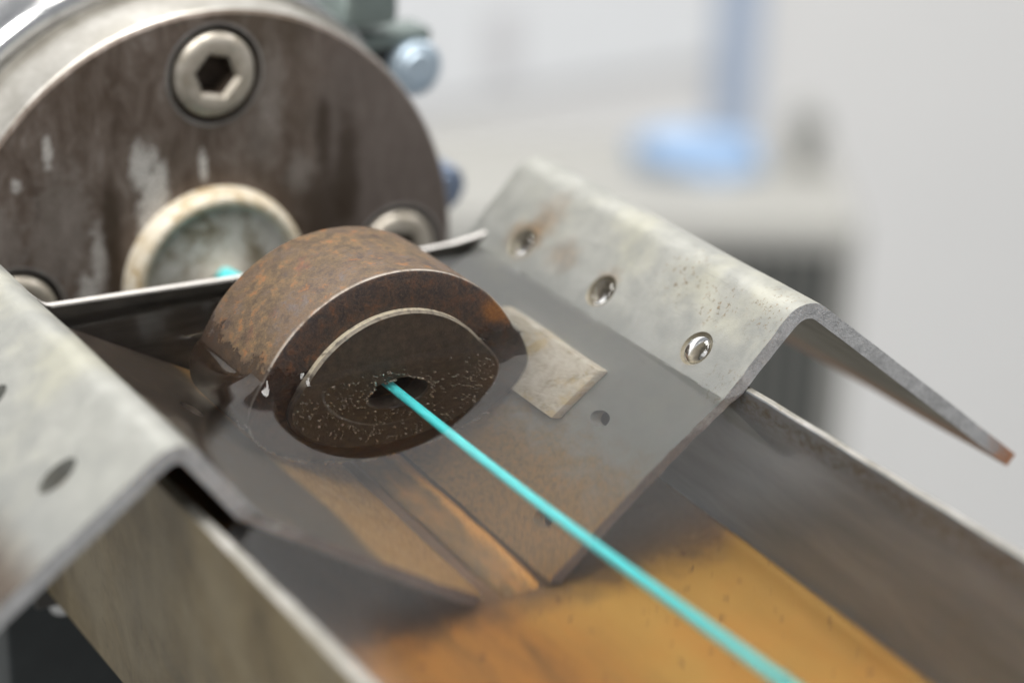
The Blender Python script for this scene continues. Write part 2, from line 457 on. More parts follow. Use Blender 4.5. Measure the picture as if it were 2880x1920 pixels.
def m_nozzle():
    t = NT('residue_covered_nozzle_steel')
    n = t.noise(2.4, 8, 0.7, None, 0.5)
    n3 = t.noise(10, 5, 0.6)
    col = t.ramp(n, [(0.3, (0.1, 0.07, 0.035)), (0.42, (0.22, 0.19, 0.14)), (0.54, (0.42, 0.4, 0.36)), (0.7, (0.6, 0.58, 0.55))])
    x, y, z = t.xyz()
    rr = t.math('SQRT', t.math('ADD', t.math('POWER', x, 2), t.math('POWER', t.math('ADD', z, ZW), 2)))
    lip = t.math('MULTIPLY', t.smooth(rr, 1.26, 1.36), 1.0)
    lipc = t.ramp(t.math('ADD', t.math('MULTIPLY', n, 0.7), t.math('MULTIPLY', n3, 0.3)),
                  [(0.36, (0.36, 0.22, 0.07)), (0.46, (0.58, 0.49, 0.35)), (0.58, (0.75, 0.69, 0.58))])
    col = t.mix(lip, col, lipc)
    ctr = t.math('SUBTRACT', 1.0, t.smooth(rr, 0.25, 0.85))
    col = t.mix(t.math('MULTIPLY', ctr, 0.6), col, (0.46, 0.39, 0.31))
    return t.out(col, 0.5, 0.05, n3, 0.3, 0.05)


def m_teal():
    t = NT('turquoise_plastic')
    n = t.noise(1.2, 3, 0.5)
    col = t.ramp(n, [(0.3, (0.07, 0.6, 0.62)), (0.7, (0.1, 0.66, 0.68))])
    t.b.inputs['Subsurface Weight'].default_value = 0.35
    t.b.inputs['Subsurface Radius'].default_value = (0.03, 0.08, 0.08)
    t.b.inputs['Subsurface Scale'].default_value = 1.0
    return t.out(col, 0.4)


def m_under():
    t = NT('olive_stained_sheet_underside')
    n = t.noise(1.6, 8, 0.7, t.mapped((1, 0.4, 1)), 0.4)
    n3 = t.noise(9, 6, 0.7)
    col = t.ramp(n, [(0.3, (0.09, 0.075, 0.05)), (0.5, (0.16, 0.14, 0.1)), (0.7, (0.24, 0.22, 0.17))])
    z = t.xyz()[2]
    tip = t.math('SUBTRACT', 1.0, t.smooth(t.math('ADD', z, t.math('MULTIPLY', t.math('SUBTRACT', n, 0.5), 1.0)), -2.2, -1.2))
    col = t.mix(t.math('MULTIPLY', tip, 0.7), col, (0.3, 0.13, 0.05))
    return t.out(col, 0.55, 0.3, n3, 0.2, 0.03)


def m_rim():
    t = NT('worn_grey_wall_rim')
    n = t.noise(3, 8, 0.8, t.mapped((1, 0.6, 1)))
    n2 = t.noise(14, 6, 0.75)
    col = t.ramp(n, [(0.32, (0.16, 0.15, 0.125)), (0.5, (0.28, 0.27, 0.245)), (0.66, (0.37, 0.36, 0.345))])
    col = t.mix(t.math('MULTIPLY', t.smooth(n2, 0.56, 0.68), 0.6), col, (0.2, 0.15, 0.07))
    return t.out(col, 0.5, 0.3, n2, 0.4, 0.03)


M['rim'] = m_rim()
M['under'] = m_under()
M['nozzle'] = m_nozzle()
M['teal'] = m_teal()


# ------------------------------------------------------------------ helpers
def link(name, me, mats, parent=None, smooth=None):
    if not isinstance(mats, (list, tuple)):
        mats = [mats]
    o = bpy.data.objects.new(name, me)
    C.objects.link(o)
    me.name = name
    for m in mats:
        me.materials.append(m)
    if smooth is not None:
        me.polygons.foreach_set('use_smooth', [True] * len(me.polygons))
        try:
            me.set_sharp_from_angle(angle=R(smooth))
        except Exception:
            pass
    if parent is not None:
        o.parent = parent
        root = parent
        off = Vector(parent.location)
        p = parent.parent
        # meshes are written in world centimetres: cancel the base point of the thing
        if parent.get('base') is not None:
            o.location = -off
    return o


def tag(o, label, cat, group=None):
    o['label'] = label
    o['category'] = cat
    if group:
        o['group'] = group
    return o


def thing(name, label, cat, loc=(0, 0, 0), group=None, rotz=0.0, k=1.0):
    o = bpy.data.objects.new(name, None)
    o.scale = (k, k, k)
    C.objects.link(o)
    o.empty_display_size = 0.5
    o.location = loc
    o.rotation_euler = (0, 0, rotz)
    if rotz == 0.0:
        o['base'] = 1
    return tag(o, label, cat, group)


def bm_mesh(bm, name):
    bmesh.ops.recalc_face_normals(bm, faces=bm.faces[:])
    me = bpy.data.meshes.new(name)
    bm.to_mesh(me)
    bm.free()
    return me


def lathe(profile, axis_c, seg=96, closed=True):
    """profile: (y, r) points; revolved about the line x=cx, z=cz"""
    cx, cz = axis_c
    bm = bmesh.new()
    rings = []
    for y, r in profile:
        if r < 1e-6:
            rings.append([bm.verts.new((cx, y, cz))])
        else:
            rings.append([bm.verts.new((cx + r * math.cos(2 * math.pi * i / seg), y, cz + r * math.sin(2 * math.pi * i / seg))) for i in range(seg)])
    for a, b in zip(rings, rings[1:]):
        for i in range(seg):
            j = (i + 1) % seg
            if len(a) == 1 and len(b) == 1:
                continue
            if len(a) == 1:
                bm.faces.new((a[0], b[j], b[i]))
            elif len(b) == 1:
                bm.faces.new((a[i], a[j], b[0]))
            else:
                bm.faces.new((a[i], a[j], b[j], b[i]))
    return bm


def box_bm(x0, x1, y0, y1, z0, z1, bevel=0.0, seg=2):
    bm = bmesh.new()
    bmesh.ops.create_cube(bm, size=1)
    for v in bm.verts:
        v.co = Vector((x0 + (v.co.x + .5) * (x1 - x0), y0 + (v.co.y + .5) * (y1 - y0), z0 + (v.co.z + .5) * (z1 - z0)))
    if bevel:
        bmesh.ops.bevel(bm, geom=bm.edges[:], offset=bevel, segments=seg, affect='EDGES', profile=0.5)
    return bm


def fillet(pts, radii, n=8):
    out = []
    for i, p in enumerate(pts):
        p = Vector(p)
        r = radii[i]
        if i in (0, len(pts) - 1) or r == 0:
            out.append(p)
            continue
        a = (Vector(pts[i - 1]) - p).normalized()
        b = (Vector(pts[i + 1]) - p).normalized()
        half = a.angle(b) / 2
        d = r / math.tan(half)
        c = p + (a + b).normalized() * (r / math.sin(half))
        s, e = p + a * d, p + b * d
        v0, v1 = s - c, e - c
        for k in range(n + 1):
            t = k / n
            v = v0.slerp(v1, t, v0.lerp(v1, t)) if hasattr(v0, 'slerp') else v0.lerp(v1, t).normalized() * r
            out.append(c + v.normalized() * r)
    return out


def subdivide_line(pts, step):
    out = [pts[0]]
    for a, b in zip(pts, pts[1:]):
        n = max(1, int((b - a).length / step))
        for k in range(1, n + 1):
            out.append(a.lerp(b, k / n))
    return out


def sheet(top, thick, y0, y1, ny, side=1, wob=0.0, bevel=0.02):
    """sheet metal: section `top` (x,z points of the upper face) given thickness, run from y0 to y1"""
    n = len(top)
    bot = []
    for i in range(n):
        a = top[max(0, i - 1)]
        b = top[min(n - 1, i + 1)]
        t = (b - a).normalized()
        nrm = Vector((-t.y, t.x)) * side
        bot.append(top[i] - nrm * thick)
    bm = bmesh.new()
    ring = top + bot[::-1]
    rows = []
    for j in range(ny + 1):
        y = y0 + (y1 - y0) * j / ny
        row = []
        for q in ring:
            dz = wob * mnoise.noise(Vector((q.x * 0.7, y * 0.7, q.y * 0.7)))
            dy = (0.022 * mnoise.noise(Vector((q.x * 3.1, q.y * 3.1, 5 + j))) + 0.012 * mnoise.noise(Vector((q.x * 9, q.y * 9, j)))) if j in (0, ny) else 0
            row.append(bm.verts.new((q.x, y + dy, q.y + dz)))
        rows.append(row)
    m = len(ring)
    for a, b in zip(rows, rows[1:]):
        for i in range(m):
            k = (i + 1) % m
            f = bm.faces.new((a[i], a[k], b[k], b[i]))
            if n <= i < m - 1:
                f.material_index = 2
            elif i in (n - 1, m - 1):
                f.material_index = 1
    for row in (rows[0], rows[-1]):
        for i in range(n - 1):
            f = bm.faces.new((row[i], row[i + 1], row[m - 2 - i], row[m - 1 - i]))
            f.material_index = 1
    for f in bm.faces:
        pass
    for a, b in zip(rows, rows[1:]):
        pass
    return bm


def dirty(bm):
    for f in bm.faces:
        f.material_index = 2
    return bm


def cyl_between(p, d, r0, r1, h, seg=32):
    """solid frustum: axis from p along d"""
    d = Vector(d).normalized()
    u = d.orthogonal().normalized()
    v = d.cross(u)
    bm = bmesh.new()
    A = [bm.verts.new(Vector(p) + (u * math.cos(2 * math.pi * i / seg) + v * math.sin(2 * math.pi * i / seg)) * r0) for i in range(seg)]
    B = [bm.verts.new(Vector(p) + d * h + (u * math.cos(2 * math.pi * i / seg) + v * math.sin(2 * math.pi * i / seg)) * r1) for i in range(seg)]
    for i in range(seg):
        j = (i + 1) % seg
        bm.faces.new((A[i], A[j], B[j], B[i]))
    bm.faces.new(A[::-1])
    bm.faces.new(B)
    return bm


def cut(o, cutters):
    """subtract the cutters for good and remove them"""
    tmp = []
    for i, bm in enumerate(cutters):
        me = bm_mesh(bm, 'cutter')
        for _m in o.data.materials:
            me.materials.append(_m)
        c = bpy.data.objects.new('cutter', me)
        C.objects.link(c)
        c.matrix_world = Matrix.Translation(o.location + (o.parent.location if o.parent else Vector()))
        md = o.modifiers.new('cut', 'BOOLEAN')
        md.object = c
        md.operation = 'DIFFERENCE'
        md.solver = 'EXACT'
        tmp.append(c)
    bpy.context.view_layer.update()
    dg = bpy.context.evaluated_depsgraph_get()
    me = bpy.data.meshes.new_from_object(o.evaluated_get(dg))
    o.modifiers.clear()
    old = o.data
    mats = list(old.materials)
    o.data = me
    nm = old.name
    bpy.data.meshes.remove(old)
    me.name = nm
    if len(me.materials) == 0:
        for m in mats:
            me.materials.append(m)
    for c in tmp:
        cm = c.data
        bpy.data.objects.remove(c)
        bpy.data.meshes.remove(cm)


def smooth_by(o, ang):
    o.data.polygons.foreach_set('use_smooth', [True] * len(o.data.polygons))
    o.data.set_sharp_from_angle(angle=R(ang))


def bevel_mod(o, wdt, seg=2, ang=40):
    md = o.modifiers.new('rounded_edges', 'BEVEL')
    md.width = wdt
    md.segments = seg
    md.limit_method = 'ANGLE'
    md.angle_limit = R(ang)
    md.harden_normals = False


# ------------------------------------------------------------------ setting: wall behind, ground
HEAD = math.atan2(0.4887, 0.7768)           # compass direction the camera faces
ROT = -HEAD
bx = Vector((math.cos(ROT), math.sin(ROT), 0))      # to the right along the wall
by = Vector((-math.sin(ROT), math.cos(ROT), 0))     # away from the camera
CAMP = Vector((-14.16, -25.67, 13.10))
KB = 1.5            # how much farther the background stands than the distances below


def at(sx, dist, z):
    p = CAMP + (bx * sx + by * dist) * KB
    return (p.x, p.y, CAMP.z + (z - CAMP.z) * KB)


WD = 112.0
bm = box_bm(-300, 330, 116, 120, -147, 82)
o = link('wall', bm_mesh(bm, 'wall'), M['wall'])
o['kind'] = 'structure'
o['label'] = 'white painted workshop wall behind the machine'
bm = box_bm(-260, 260, -240, 260, -152, -148)
o = link('ground', bm_mesh(bm, 'ground'), M['ground'])
o['kind'] = 'structure'

# ------------------------------------------------------------------ water bath
tr = thing('water_bath', 'long open steel water bath with olive stained side and orange rusty bottom', 'water bath', (0, -6, -4.9))
YF = -17.0
ZR = 0.09
XL, XR = -4.28, 3.87
XLB, XRB = -3.8, 3.72
ZF = -4.75


def wall_bm(xt, xb, sgn, y0, y1, zt, zb, t):
    prof = [Vector((xt, zt)), Vector((xb, zb)), Vector((xb + sgn * t, zb)), Vector((xt + sgn * t, zt))]
    bm = bmesh.new()
    ny = 90
    rows = []
    for j in range(ny + 1):
        y = y0 + (y1 - y0) * j / ny
        wv = 0.012 * mnoise.noise(Vector((y * 1.7, xt, 3))) + 0.008 * mnoise.noise(Vector((y * 6.0, xt, 9)))
        rows.append([bm.verts.new((p.x, y, p.y + (wv if i in (0, 3) else 0))) for i, p in enumerate(prof)])
    for a, b in zip(rows, rows[1:]):
        for i in range(4):
            k = (i + 1) % 4
            f = bm.faces.new((a[i], a[k], b[k], b[i]))
            f.material_index = (0, 1, 1, 2)[i]     # inner, bottom, outer, rim
    bm.faces.new(rows[0][::-1]).material_index = 1
    bm.faces.new(rows[-1]).material_index = 1
    return bm


o = link('side_wall', bm_mesh(wall_bm(XL, XLB, -1, YF, 4.2, ZR, -4.55, 0.19), 'side_wall'), [M['in'], M['out'], M['rim']], tr)
bevel_mod(o, 0.03)
o['label'] = 'olive brown stained near side of the water bath'
o = link('side_wall', bm_mesh(wall_bm(XR, XRB, 1, YF, 4.0, ZR, -4.95, 0.13), 'side_wall'), [M['in'], M['out'], M['rim']], tr)
bevel_mod(o, 0.03)
o['label'] = 'grey far side of the water bath with a worn bright rim'

# bottom with two shallow rusty ribs along it
bm = bmesh.new()
xs = np.linspace(XLB, XRB, 70)
ys = np.linspace(YF, 3.8, 140)
vs = []
for y in ys:
    row = []
    for x in xs:
        z = ZF + 0.03 * mnoise.noise(Vector((x * 1.2, y * 0.5, 0)))
        ed = min(x - XLB, XRB - x)
        z += 0.35 * max(0, 1 - ed / 0.45) ** 2
        row.append(bm.verts.new((x, y, z)))
    vs.append(row)
for a, b in zip(vs, vs[1:]):
    for i in range(len(a) - 1):
        bm.faces.new((a[i], a[i + 1], b[i + 1], b[i]))
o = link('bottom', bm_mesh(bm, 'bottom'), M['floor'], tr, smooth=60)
md = o.modifiers.new('thickness', 'SOLIDIFY')
md.thickness = 0.12
md.offset = -1
o['label'] = 'orange rust coated bottom of the water bath'
t_ = NT('brown_rusted_bar')
_n = t_.noise(3.0, 9, 0.72, t_.mapped((1, 0.3, 1)))
_n2 = t_.noise(14, 6, 0.7)
_x = t_.xyz()[0]
_c = t_.ramp(_n, [(0.3, (0.07, 0.045, 0.015)), (0.5, (0.15, 0.08, 0.02)), (0.7, (0.26, 0.115, 0.02))])
_e = t_.smooth(t_.math('ADD', _x, t_.math('MULTIPLY', t_.math('SUBTRACT', _n, 0.5), 0.35)), 0.42, 0.6)
_c = t_.mix(t_.math('MULTIPLY', _e, 0.9), _c, t_.ramp(_n2, [(0.3, (0.34, 0.14, 0.02)), (0.7, (0.52, 0.25, 0.05))]))
M['bar'] = t_.out(_c, 0.7, 0.0, _n2, 0.4, 0.05)
bm = box_bm(0.0, 0.72, -3.1, 3.3, ZF - 0.05, -4.45, 0.14, 4)
bmesh.ops.subdivide_edges(bm, edges=[e_ for e_ in bm.edges if abs(e_.verts[0].co.y - e_.verts[1].co.y) > 3], cuts=30)
for v in bm.verts:
    v.co.z += 0.035 * mnoise.noise(v.co * 2.3) - 0.14 * max(0, -2.1 - v.co.y) - 0.06 * max(0, 0.4 - v.co.x)
    v.co.x += 0.03 * mnoise.noise(v.co * 1.4)
o = link('bottom_bar', bm_mesh(bm, 'bottom_bar'), M['bar'], tr, smooth=60)

# end wall: top edge runs level, then sweeps up to the saddle plates at both ends
def end_poly():
    pts = [Vector((-4.5, 0.95)), Vector((-3.72, 0.22)), Vector((2.6, 0.10)), Vector((3.1, 0.12)), Vector((3.45, 0.17)), Vector((4.0, 0.28))]
    return fillet(pts, [0, 0.25, 0.9, 0.5, 0.5, 0], 8)


tp = end_poly()
bm = bmesh.new()
th = 0.14
fr, bk = [], []
for lst, dy in ((fr, 0.0), (bk, th)):
    top = []
    low = []
    for p in tp:
        y = 3.70 - 0.09 * p.x * 0.0 - (0.05 * p.x if abs(p.x) < 9 else 0) + dy
        top.append(bm.verts.new((p.x, y, p.y)))
        low.append(bm.verts.new((max(-4.3, min(3.95, p.x)) * 0.97, y, min(p.y - 0.2, -4.85))))
    lst.append(top)
    lst.append(low)
n = len(tp)
for i in range(n - 1):
    bm.faces.new((fr[0][i], fr[0][i + 1], fr[1][i + 1], fr[1][i]))
    bm.faces.new((bk[0][i + 1], bk[0][i], bk[1][i], bk[1][i + 1]))
    bm.faces.new((fr[0][i], bk[0][i], bk[0][i + 1], fr[0][i + 1])).material_index = 1
    bm.faces.new((fr[1][i + 1], bk[1][i + 1], bk[1][i], fr[1][i]))
bm.faces.new((fr[0][0], fr[1][0], bk[1][0], bk[0][0]))
bm.faces.new((fr[0][-1], bk[0][-1], bk[1][-1], fr[1][-1]))
M['endin'] = m_steel('dark_wet_end_wall_steel', (0.025, 0.022, 0.019), (0.075, 0.068, 0.06), 0.3, 0.4, 1.6, (0.5, 1, 1.5))
o = link('end_wall', bm_mesh(bm, 'end_wall'), [M['endin'], M['edge']], tr)
cut(o, [cyl_between((-0.05, 3.0, -0.6), (0, 1, 0), 0.45, 0.45, 1.6, 40)])
smooth_by(o, 35)
bevel_mod(o, 0.035, 3, 50)
o['label'] = 'end wall with bright rounded rim in front of the extruder'
bm = box_bm(XLB, XRB, YF - 0.13, YF, -4.9, ZR)
link('front_wall', bm_mesh(bm, 'front_wall'), M['in'], tr)

# ------------------------------------------------------------------ saddle plates
PY0, PY1 = -3.21, 3.62


def saddle(mir, name_label, shift):
    s = -1 if mir else 1
    pts = [(9.32, -2.2), (4.82, 1.38), (3.43, -0.03), (0.69, -4.36)]
    if mir:
        pts = [(9.38, -2.07), (4.66, 1.37), (3.08, -0.78), (1.94, -2.3), (1.06, -3.42), (0.36, -4.2)]
        top = fillet([Vector(p) for p in pts], [0, 0.38, 0.9, 0.9, 0.9, 0], 10)
    else:
        top = fillet([Vector(p) for p in pts], [0, 0.52, 0.95, 0], 12)
    top = subdivide_line(top, 0.14)
    top = [Vector((s * p.x + shift, p.y)) for p in top]
    bm = sheet(top, 0.23, PY0, PY1 if mir else 3.98, 40, side=(-1 if not mir else 1), wob=0.015)
    return bm


def plane_n(a, b, s):
    d = Vector((b[0] - a[0], 0, b[1] - a[1])).normalized()
    nrm = Vector((-d.z, 0, d.x))
    if nrm.z < 0:
        nrm = -nrm
    return nrm


nU = plane_n((3.43, -0.03), (4.85, 1.36), 1)
nL = plane_n((0.69, -4.36), (3.43, -0.03), 1)
nO = plane_n((4.85, 1.36), (9.32, -2.2), 1)


def on_line(a, b, x):
    t = (x - a[0]) / (b[0] - a[0])
    return a[1] + t * (b[1] - a[1])


sp_r = thing('saddle_plate', 'bent grey steel saddle plate with three countersunk holes, over the far bath wall', 'steel plate', (4.8, 0, 1.2), 'bent plates hung over the bath walls')
o = link('bent_sheet', bm_mesh(saddle(False, '', 0.0), 'bent_sheet'), [M['plate'], M['pedge'], M['under']], sp_r)
cs = []
zc = on_line((3.43, -0.03), (4.85, 1.36), 3.78)
hole_pts = []
for y in (2.64, 0.34, -2.13):
    p = Vector((3.78, y, zc))
    hole_pts.append(p)
    cs.append(dirty(cyl_between(p + nU * 0.02, -nU, 0.29, 0.12, 0.17, 36)))
    cs.append(dirty(cyl_between(p + nU * 0.1, -nU, 0.12, 0.12, 0.6, 24)))
for x, y, r in ((2.46, -1.68, 0.2), (1.16, -2.28, 0.2)):
    p = Vector((x, y, on_line((0.69, -4.36), (3.43, -0.03), x)))
    cs.append(cyl_between(p + nL * 0.2, -nL, r, r, 0.8, 32))
cut(o, cs)
smooth_by(o, 35)
bevel_mod(o, 0.03, 2, 50)

sp_l = thing('saddle_plate', 'bent grey steel saddle plate with two oval slots, over the near bath wall', 'steel plate', (-4.9, 0, 1.2), 'bent plates hung over the bath walls')
o = link('bent_sheet', bm_mesh(saddle(True, '', 0.0), 'bent_sheet'), [M['plate'], M['pedge'], M['under']], sp_l)
nOl = Vector((-nO.x, 0, nO.z))
dO = Vector((nOl.z, 0, -nOl.x))
cs = []
for x, y in ((-5.80, -2.0), (-5.80, 0.45), (-5.8, 2.9)):
    z = on_line((-4.66, 1.37), (-9.38, -2.07), x)
    p = Vector((x, y, z))
    bmc = bmesh.new()
    seg = 32
    A, B = [], []
    for i in range(seg):
        a = 2 * math.pi * i / seg
        q = dO * (0.30 * math.cos(a)) + Vector((0, 1, 0)) * (0.2 * math.sin(a))
        A.append(bmc.verts.new(p + q + nOl * 0.3))
        B.append(bmc.verts.new(p + q - nOl * 0.6))
    for i in range(seg):
        j = (i + 1) % seg
        bmc.faces.new((A[i], A[j], B[j], B[i]))
    bmc.faces.new(A[::-1])
    bmc.faces.new(B)
    cs.append(bmc)
nLl = Vector((0.8, 0, 0.6))
pl = Vector((-2.6, 1.25, -1.42))
cs.append(cyl_between(pl + nLl * 0.5, -nLl, 0.24, 0.24, 1.2, 32))
cut(o, cs)
smooth_by(o, 35)
bevel_mod(o, 0.03, 2, 50)

# water drops sitting in the countersunk holes
for i, (p, lab) in enumerate(zip(hole_pts, ('clear water drop in the hole nearest the extruder, rust at its edge',
                                             'clear water drop in the middle hole of the far saddle plate',
                                             'clear water drop in the hole nearest the front edge of the far plate'))):
    bm = bmesh.new()
    bmesh.ops.create_uvsphere(bm, u_segments=28, v_segments=14, radius=1.0)
    u = Vector((0, 1, 0))
    v = nU.cross(u)
    for q in bm.verts:
        co = q.co.copy()
        h = co.z * (0.085 if co.z > 0 else 0.09)
        q.co = p + (u * co.x + v * co.y) * 0.235 + nU * (h - 0.03)
    d = link('water_drop', bm_mesh(bm, 'water_drop'), M['water'], None, smooth=180)
    tag(d, lab, 'water drop', 'water drops in the countersunk holes')

# steel tab lying on the submerged leg beside the die
e = Vector((3.43 - 0.69, 0, -0.03 + 4.36)).normalized()
bm = box_bm(-0.78, 0.78, -1.3, 1.45, 0.0, 0.22, 0.05)
pc = Vector((2.60, 0.2, on_line((0.69, -4.36), (3.43, -0.03), 2.60)))
for v in bm.verts:
    c = v.co
    wv = 0.02 * mnoise.noise(c * 2.0)
    v.co = pc + e * c.x + Vector((0, 1, 0)) * c.y + nL * (c.z + 0.005 + wv)
t_ = NT('pale_scaled_steel')
_n = t_.noise(3.0, 8, 0.75, None, 0.5)
_n2 = t_.noise(1.1, 5, 0.6)
_c = t_.ramp(_n, [(0.3, (0.3, 0.235, 0.15)), (0.48, (0.5, 0.45, 0.36)), (0.66, (0.6, 0.56, 0.48))])
_c = t_.mix(t_.math('MULTIPLY', t_.smooth(_n2, 0.5, 0.62), 0.55), _c, (0.5, 0.36, 0.14))
M['tab'] = t_.out(_c, 0.5, 0.2, _n, 0.7, 0.08)
o = link('steel_tab', bm_mesh(bm, 'steel_tab'), M['tab'], None, smooth=30)
tag(o, 'pale scaled steel tab lying under water between the die and the far plate', 'steel tab')

# ------------------------------------------------------------------ sizing die
die = thing('round_die', 'thick round rusty steel die half sunk in the bath water', 'die', (0, 1, -ZW - RD))
prof = [(0.0, RB - 0.02), (0.0, RD - 0.05), (0.02, RD - 0.015), (0.05, RD), (DL - 0.16, RD), (DL - 0.05, RD - 0.05), (DL, RD - 0.16), (DL, 0.45), (0.3, 0.45), (0.3, RB - 0.02), (0.0, RB - 0.02)]
bm = lathe(prof, (0, -ZW), 160)
bmesh.ops.remove_doubles(bm, verts=bm.verts[:], dist=1e-5)
me = bm_mesh(bm, 'body')
o = link('body', me, [M['die'], M['face']], die, smooth=30)
for f in me.polygons:
    if f.center.y < 0.015 and abs(f.normal.y) > 0.7:
        f.material_index = 1
HR = 0.5
prof = [(0.3, RB - 0.021), (-OB + 0.035, RB - 0.021), (-OB, RB - 0.06), (-OB, HR + 0.03), (-OB + 0.03, HR), (1.6, HR), (1.6, HR + 0.1), (0.3, RB - 0.3)]
bm = lathe(prof, (0, -ZW), 160)
o = link('front_boss', bm_mesh(bm, 'front_boss'), M['boss'], die, smooth=30)
o['label'] = 'smooth brown raised face with a round hole for the strand'

# ------------------------------------------------------------------ plastic strand
path = [(0.0, 6.6, -0.76), (0.0, 5.7, -0.66), (-0.02, 5.2, -0.6), (-0.05, 4.0, -0.56), (-0.07, 2.0, -0.60), (-0.08, 0.0, -0.64), (-0.08, -2.4, -0.70), (-0.08, -4.8, -0.68),
        (-0.08, -8.9, -0.44), (-0.08, -13.0, -0.2), (-0.08, -16.9, -0.15)]
P = [Vector(p) for p in path]
pts = []
for i in range(len(P) - 1):
    p0, p1, p2, p3 = P[max(0, i - 1)], P[i], P[i + 1], P[min(len(P) - 1, i + 2)]
    for k in range(12):
        t = k / 12
        pts.append(0.5 * ((2 * p1) + (p2 - p0) * t + (2 * p0 - 5 * p1 + 4 * p2 - p3) * t * t + (3 * p1 - p0 - 3 * p2 + p3) * t ** 3))
pts.append(P[-1])
bm = bmesh.new()
rows = []
for i, p in enumerate(pts):
    rr = 0.0875 + 0.075 * min(1.0, max(0.0, (p.y - 4.5) / 0.7))       # swollen where it leaves the nozzle
    rows.append([bm.verts.new(p + Vector((math.cos(a) * rr, 0, math.sin(a) * rr))) for a in [2 * math.pi * k / 24 for k in range(24)]])
for a, b in zip(rows, rows[1:]):
    for k in range(24):
        j = (k + 1) % 24
        bm.faces.new((a[k], a[j], b[j], b[k]))
bm.faces.new(rows[0][::-1])
bm.faces.new(rows[-1])
o = link('plastic_strand', bm_mesh(bm, 'plastic_strand'), M['teal'], None, smooth=60)
tag(o, 'thin turquoise plastic strand running from the die through the bath water', 'plastic strand')

# ------------------------------------------------------------------ water surface with a meniscus
def axis_pts(lo, a, b, hi, fine, coarse):
    q = list(np.linspace(lo, a, max(2, int((a - lo) / coarse)), endpoint=False)) + list(np.linspace(a, b, int((b - a) / fine), endpoint=False)) + list(np.linspace(b, hi, max(2, int((hi - b) / coarse))))
    return np.array(q)


gx = axis_pts(XL + 0.01, -3.3, 3.3, XR - 0.005, 0.016, 0.03)
gy = axis_pts(YF + 0.01, -1.3, 0.5, 3.85, 0.014, 0.045)
NX, NY = len(gx), len(gy)
X, Y = np.meshgrid(gx, gy)


def rect_d(X, Y, x0, x1, y0, y1):
    dx = np.maximum(np.maximum(x0 - X, X - x1), 0)
    dy = np.maximum(np.maximum(y0 - Y, Y - y1), 0)
    return np.hypot(dx, dy)


hx = math.sqrt(RD * RD - ZW * ZW)
hb = math.sqrt(RB * RB - ZW * ZW)
def climb(h, d, lam):
    return h * np.exp(-d / lam)


Z = sum(q ** 5 for q in (
    climb(0.20, rect_d(X, Y, -hx + 0.12, hx - 0.12, 0.0, 0.4), 0.22),
    climb(0.07, rect_d(X, Y, -hx, hx, 0.05, DL), 0.14),
    climb(0.17, rect_d(X, Y, -hb + 0.1, hb - 0.1, -OB, 0.1), 0.22),
    climb(0.03, np.hypot(np.maximum(3.46 - X, 0), np.maximum(PY0 - Y, 0)), 0.16),
    climb(0.03, np.hypot(np.maximum(X + 3.66, 0), np.maximum(PY0 - Y, 0)), 0.16),
    climb(0.06, XR - X, 0.16),
    climb(0.06, X - XL, 0.16))) ** 0.2
co = np.stack([X, Y, Z], -1).reshape(-1, 3)
idx = np.arange(NX * NY).reshape(NY, NX)
F = np.stack([idx[:-1, :-1], idx[:-1, 1:], idx[1:, 1:], idx[1:, :-1]], -1).reshape(-1, 4)
me = bpy.data.meshes.new('water')
me.vertices.add(len(co))
me.vertices.foreach_set('co', co.ravel())
me.loops.add(F.size)
me.loops.foreach_set('vertex_index', F.ravel())
me.polygons.add(len(F))
me.polygons.foreach_set('loop_start', np.arange(0, F.size, 4))
me.polygons.foreach_set('loop_total', np.full(len(F), 4))
me.update(calc_edges=True)
me.validate()
o = link('water', me, M['water'], None)
me.polygons.foreach_set('use_smooth', [True] * len(me.polygons))
o['kind'] = 'structure'

# bubbles clinging to the die under water and along its water line
ico = bmesh.new()
bmesh.ops.create_icosphere(ico, subdivisions=2, radius=1.0)
iv = np.array([v.co[:] for v in ico.verts])
ifc = np.array([[v.index for v in f.verts] for f in ico.faces])
ico.free()
sph = []
for _ in range(800):
    a = random.uniform(0, 2 * math.pi)
    r = math.sqrt(random.uniform(0.3 ** 2, 1)) * (RB - 0.05)
    x, z = r * math.cos(a), -ZW + r * math.sin(a)
    if z > -0.06 or math.hypot(x, z + ZW) < HR + 0.03:
        continue
    if mnoise.noise(Vector((x * 1.8, z * 1.8, 2))) < -0.12 and random.random() < 0.8:
        continue
    s = random.choice((0.012, 0.014, 0.017, 0.02, 0.025))
    sph.append((x, -OB - s * 0.9, z, s))
for _ in range(26):                                    # round the rim of the hole
    a = random.uniform(0.1 * math.pi, 0.95 * math.pi) if random.random() < .75 else random.uniform(0, 6.28)
    s = random.uniform(0.022, 0.036)
    sph.append(((HR + 0.01) * math.cos(a), -OB - s * 0.6, -ZW + (HR + 0.01) * math.sin(a), s))
for _ in range(170):                                   # outer corner of the die
    a = random.uniform(math.pi * 1.02, math.pi * 1.75)
    s = random.choice((0.015, 0.02, 0.026, 0.032))
    sph.append(((RD + s * .3) * math.cos(a), random.uniform(-0.01, 0.06) if random.random() < .6 else random.uniform(0, .7), -ZW + (RD + s * .3) * math.sin(a), s))
vv = np.concatenate([iv * s[3] + np.array(s[:3]) for s in sph])
ff = np.concatenate([ifc + i * len(iv) for i in range(len(sph))])
me = bpy.data.meshes.new('air_bubbles')
me.from_pydata(vv.tolist(), [], ff.tolist())
o = link('air_bubbles', me, M['bubble'], None, smooth=180)
o['kind'] = 'stuff'
o['label'] = 'tiny air bubbles clinging to the die under water'

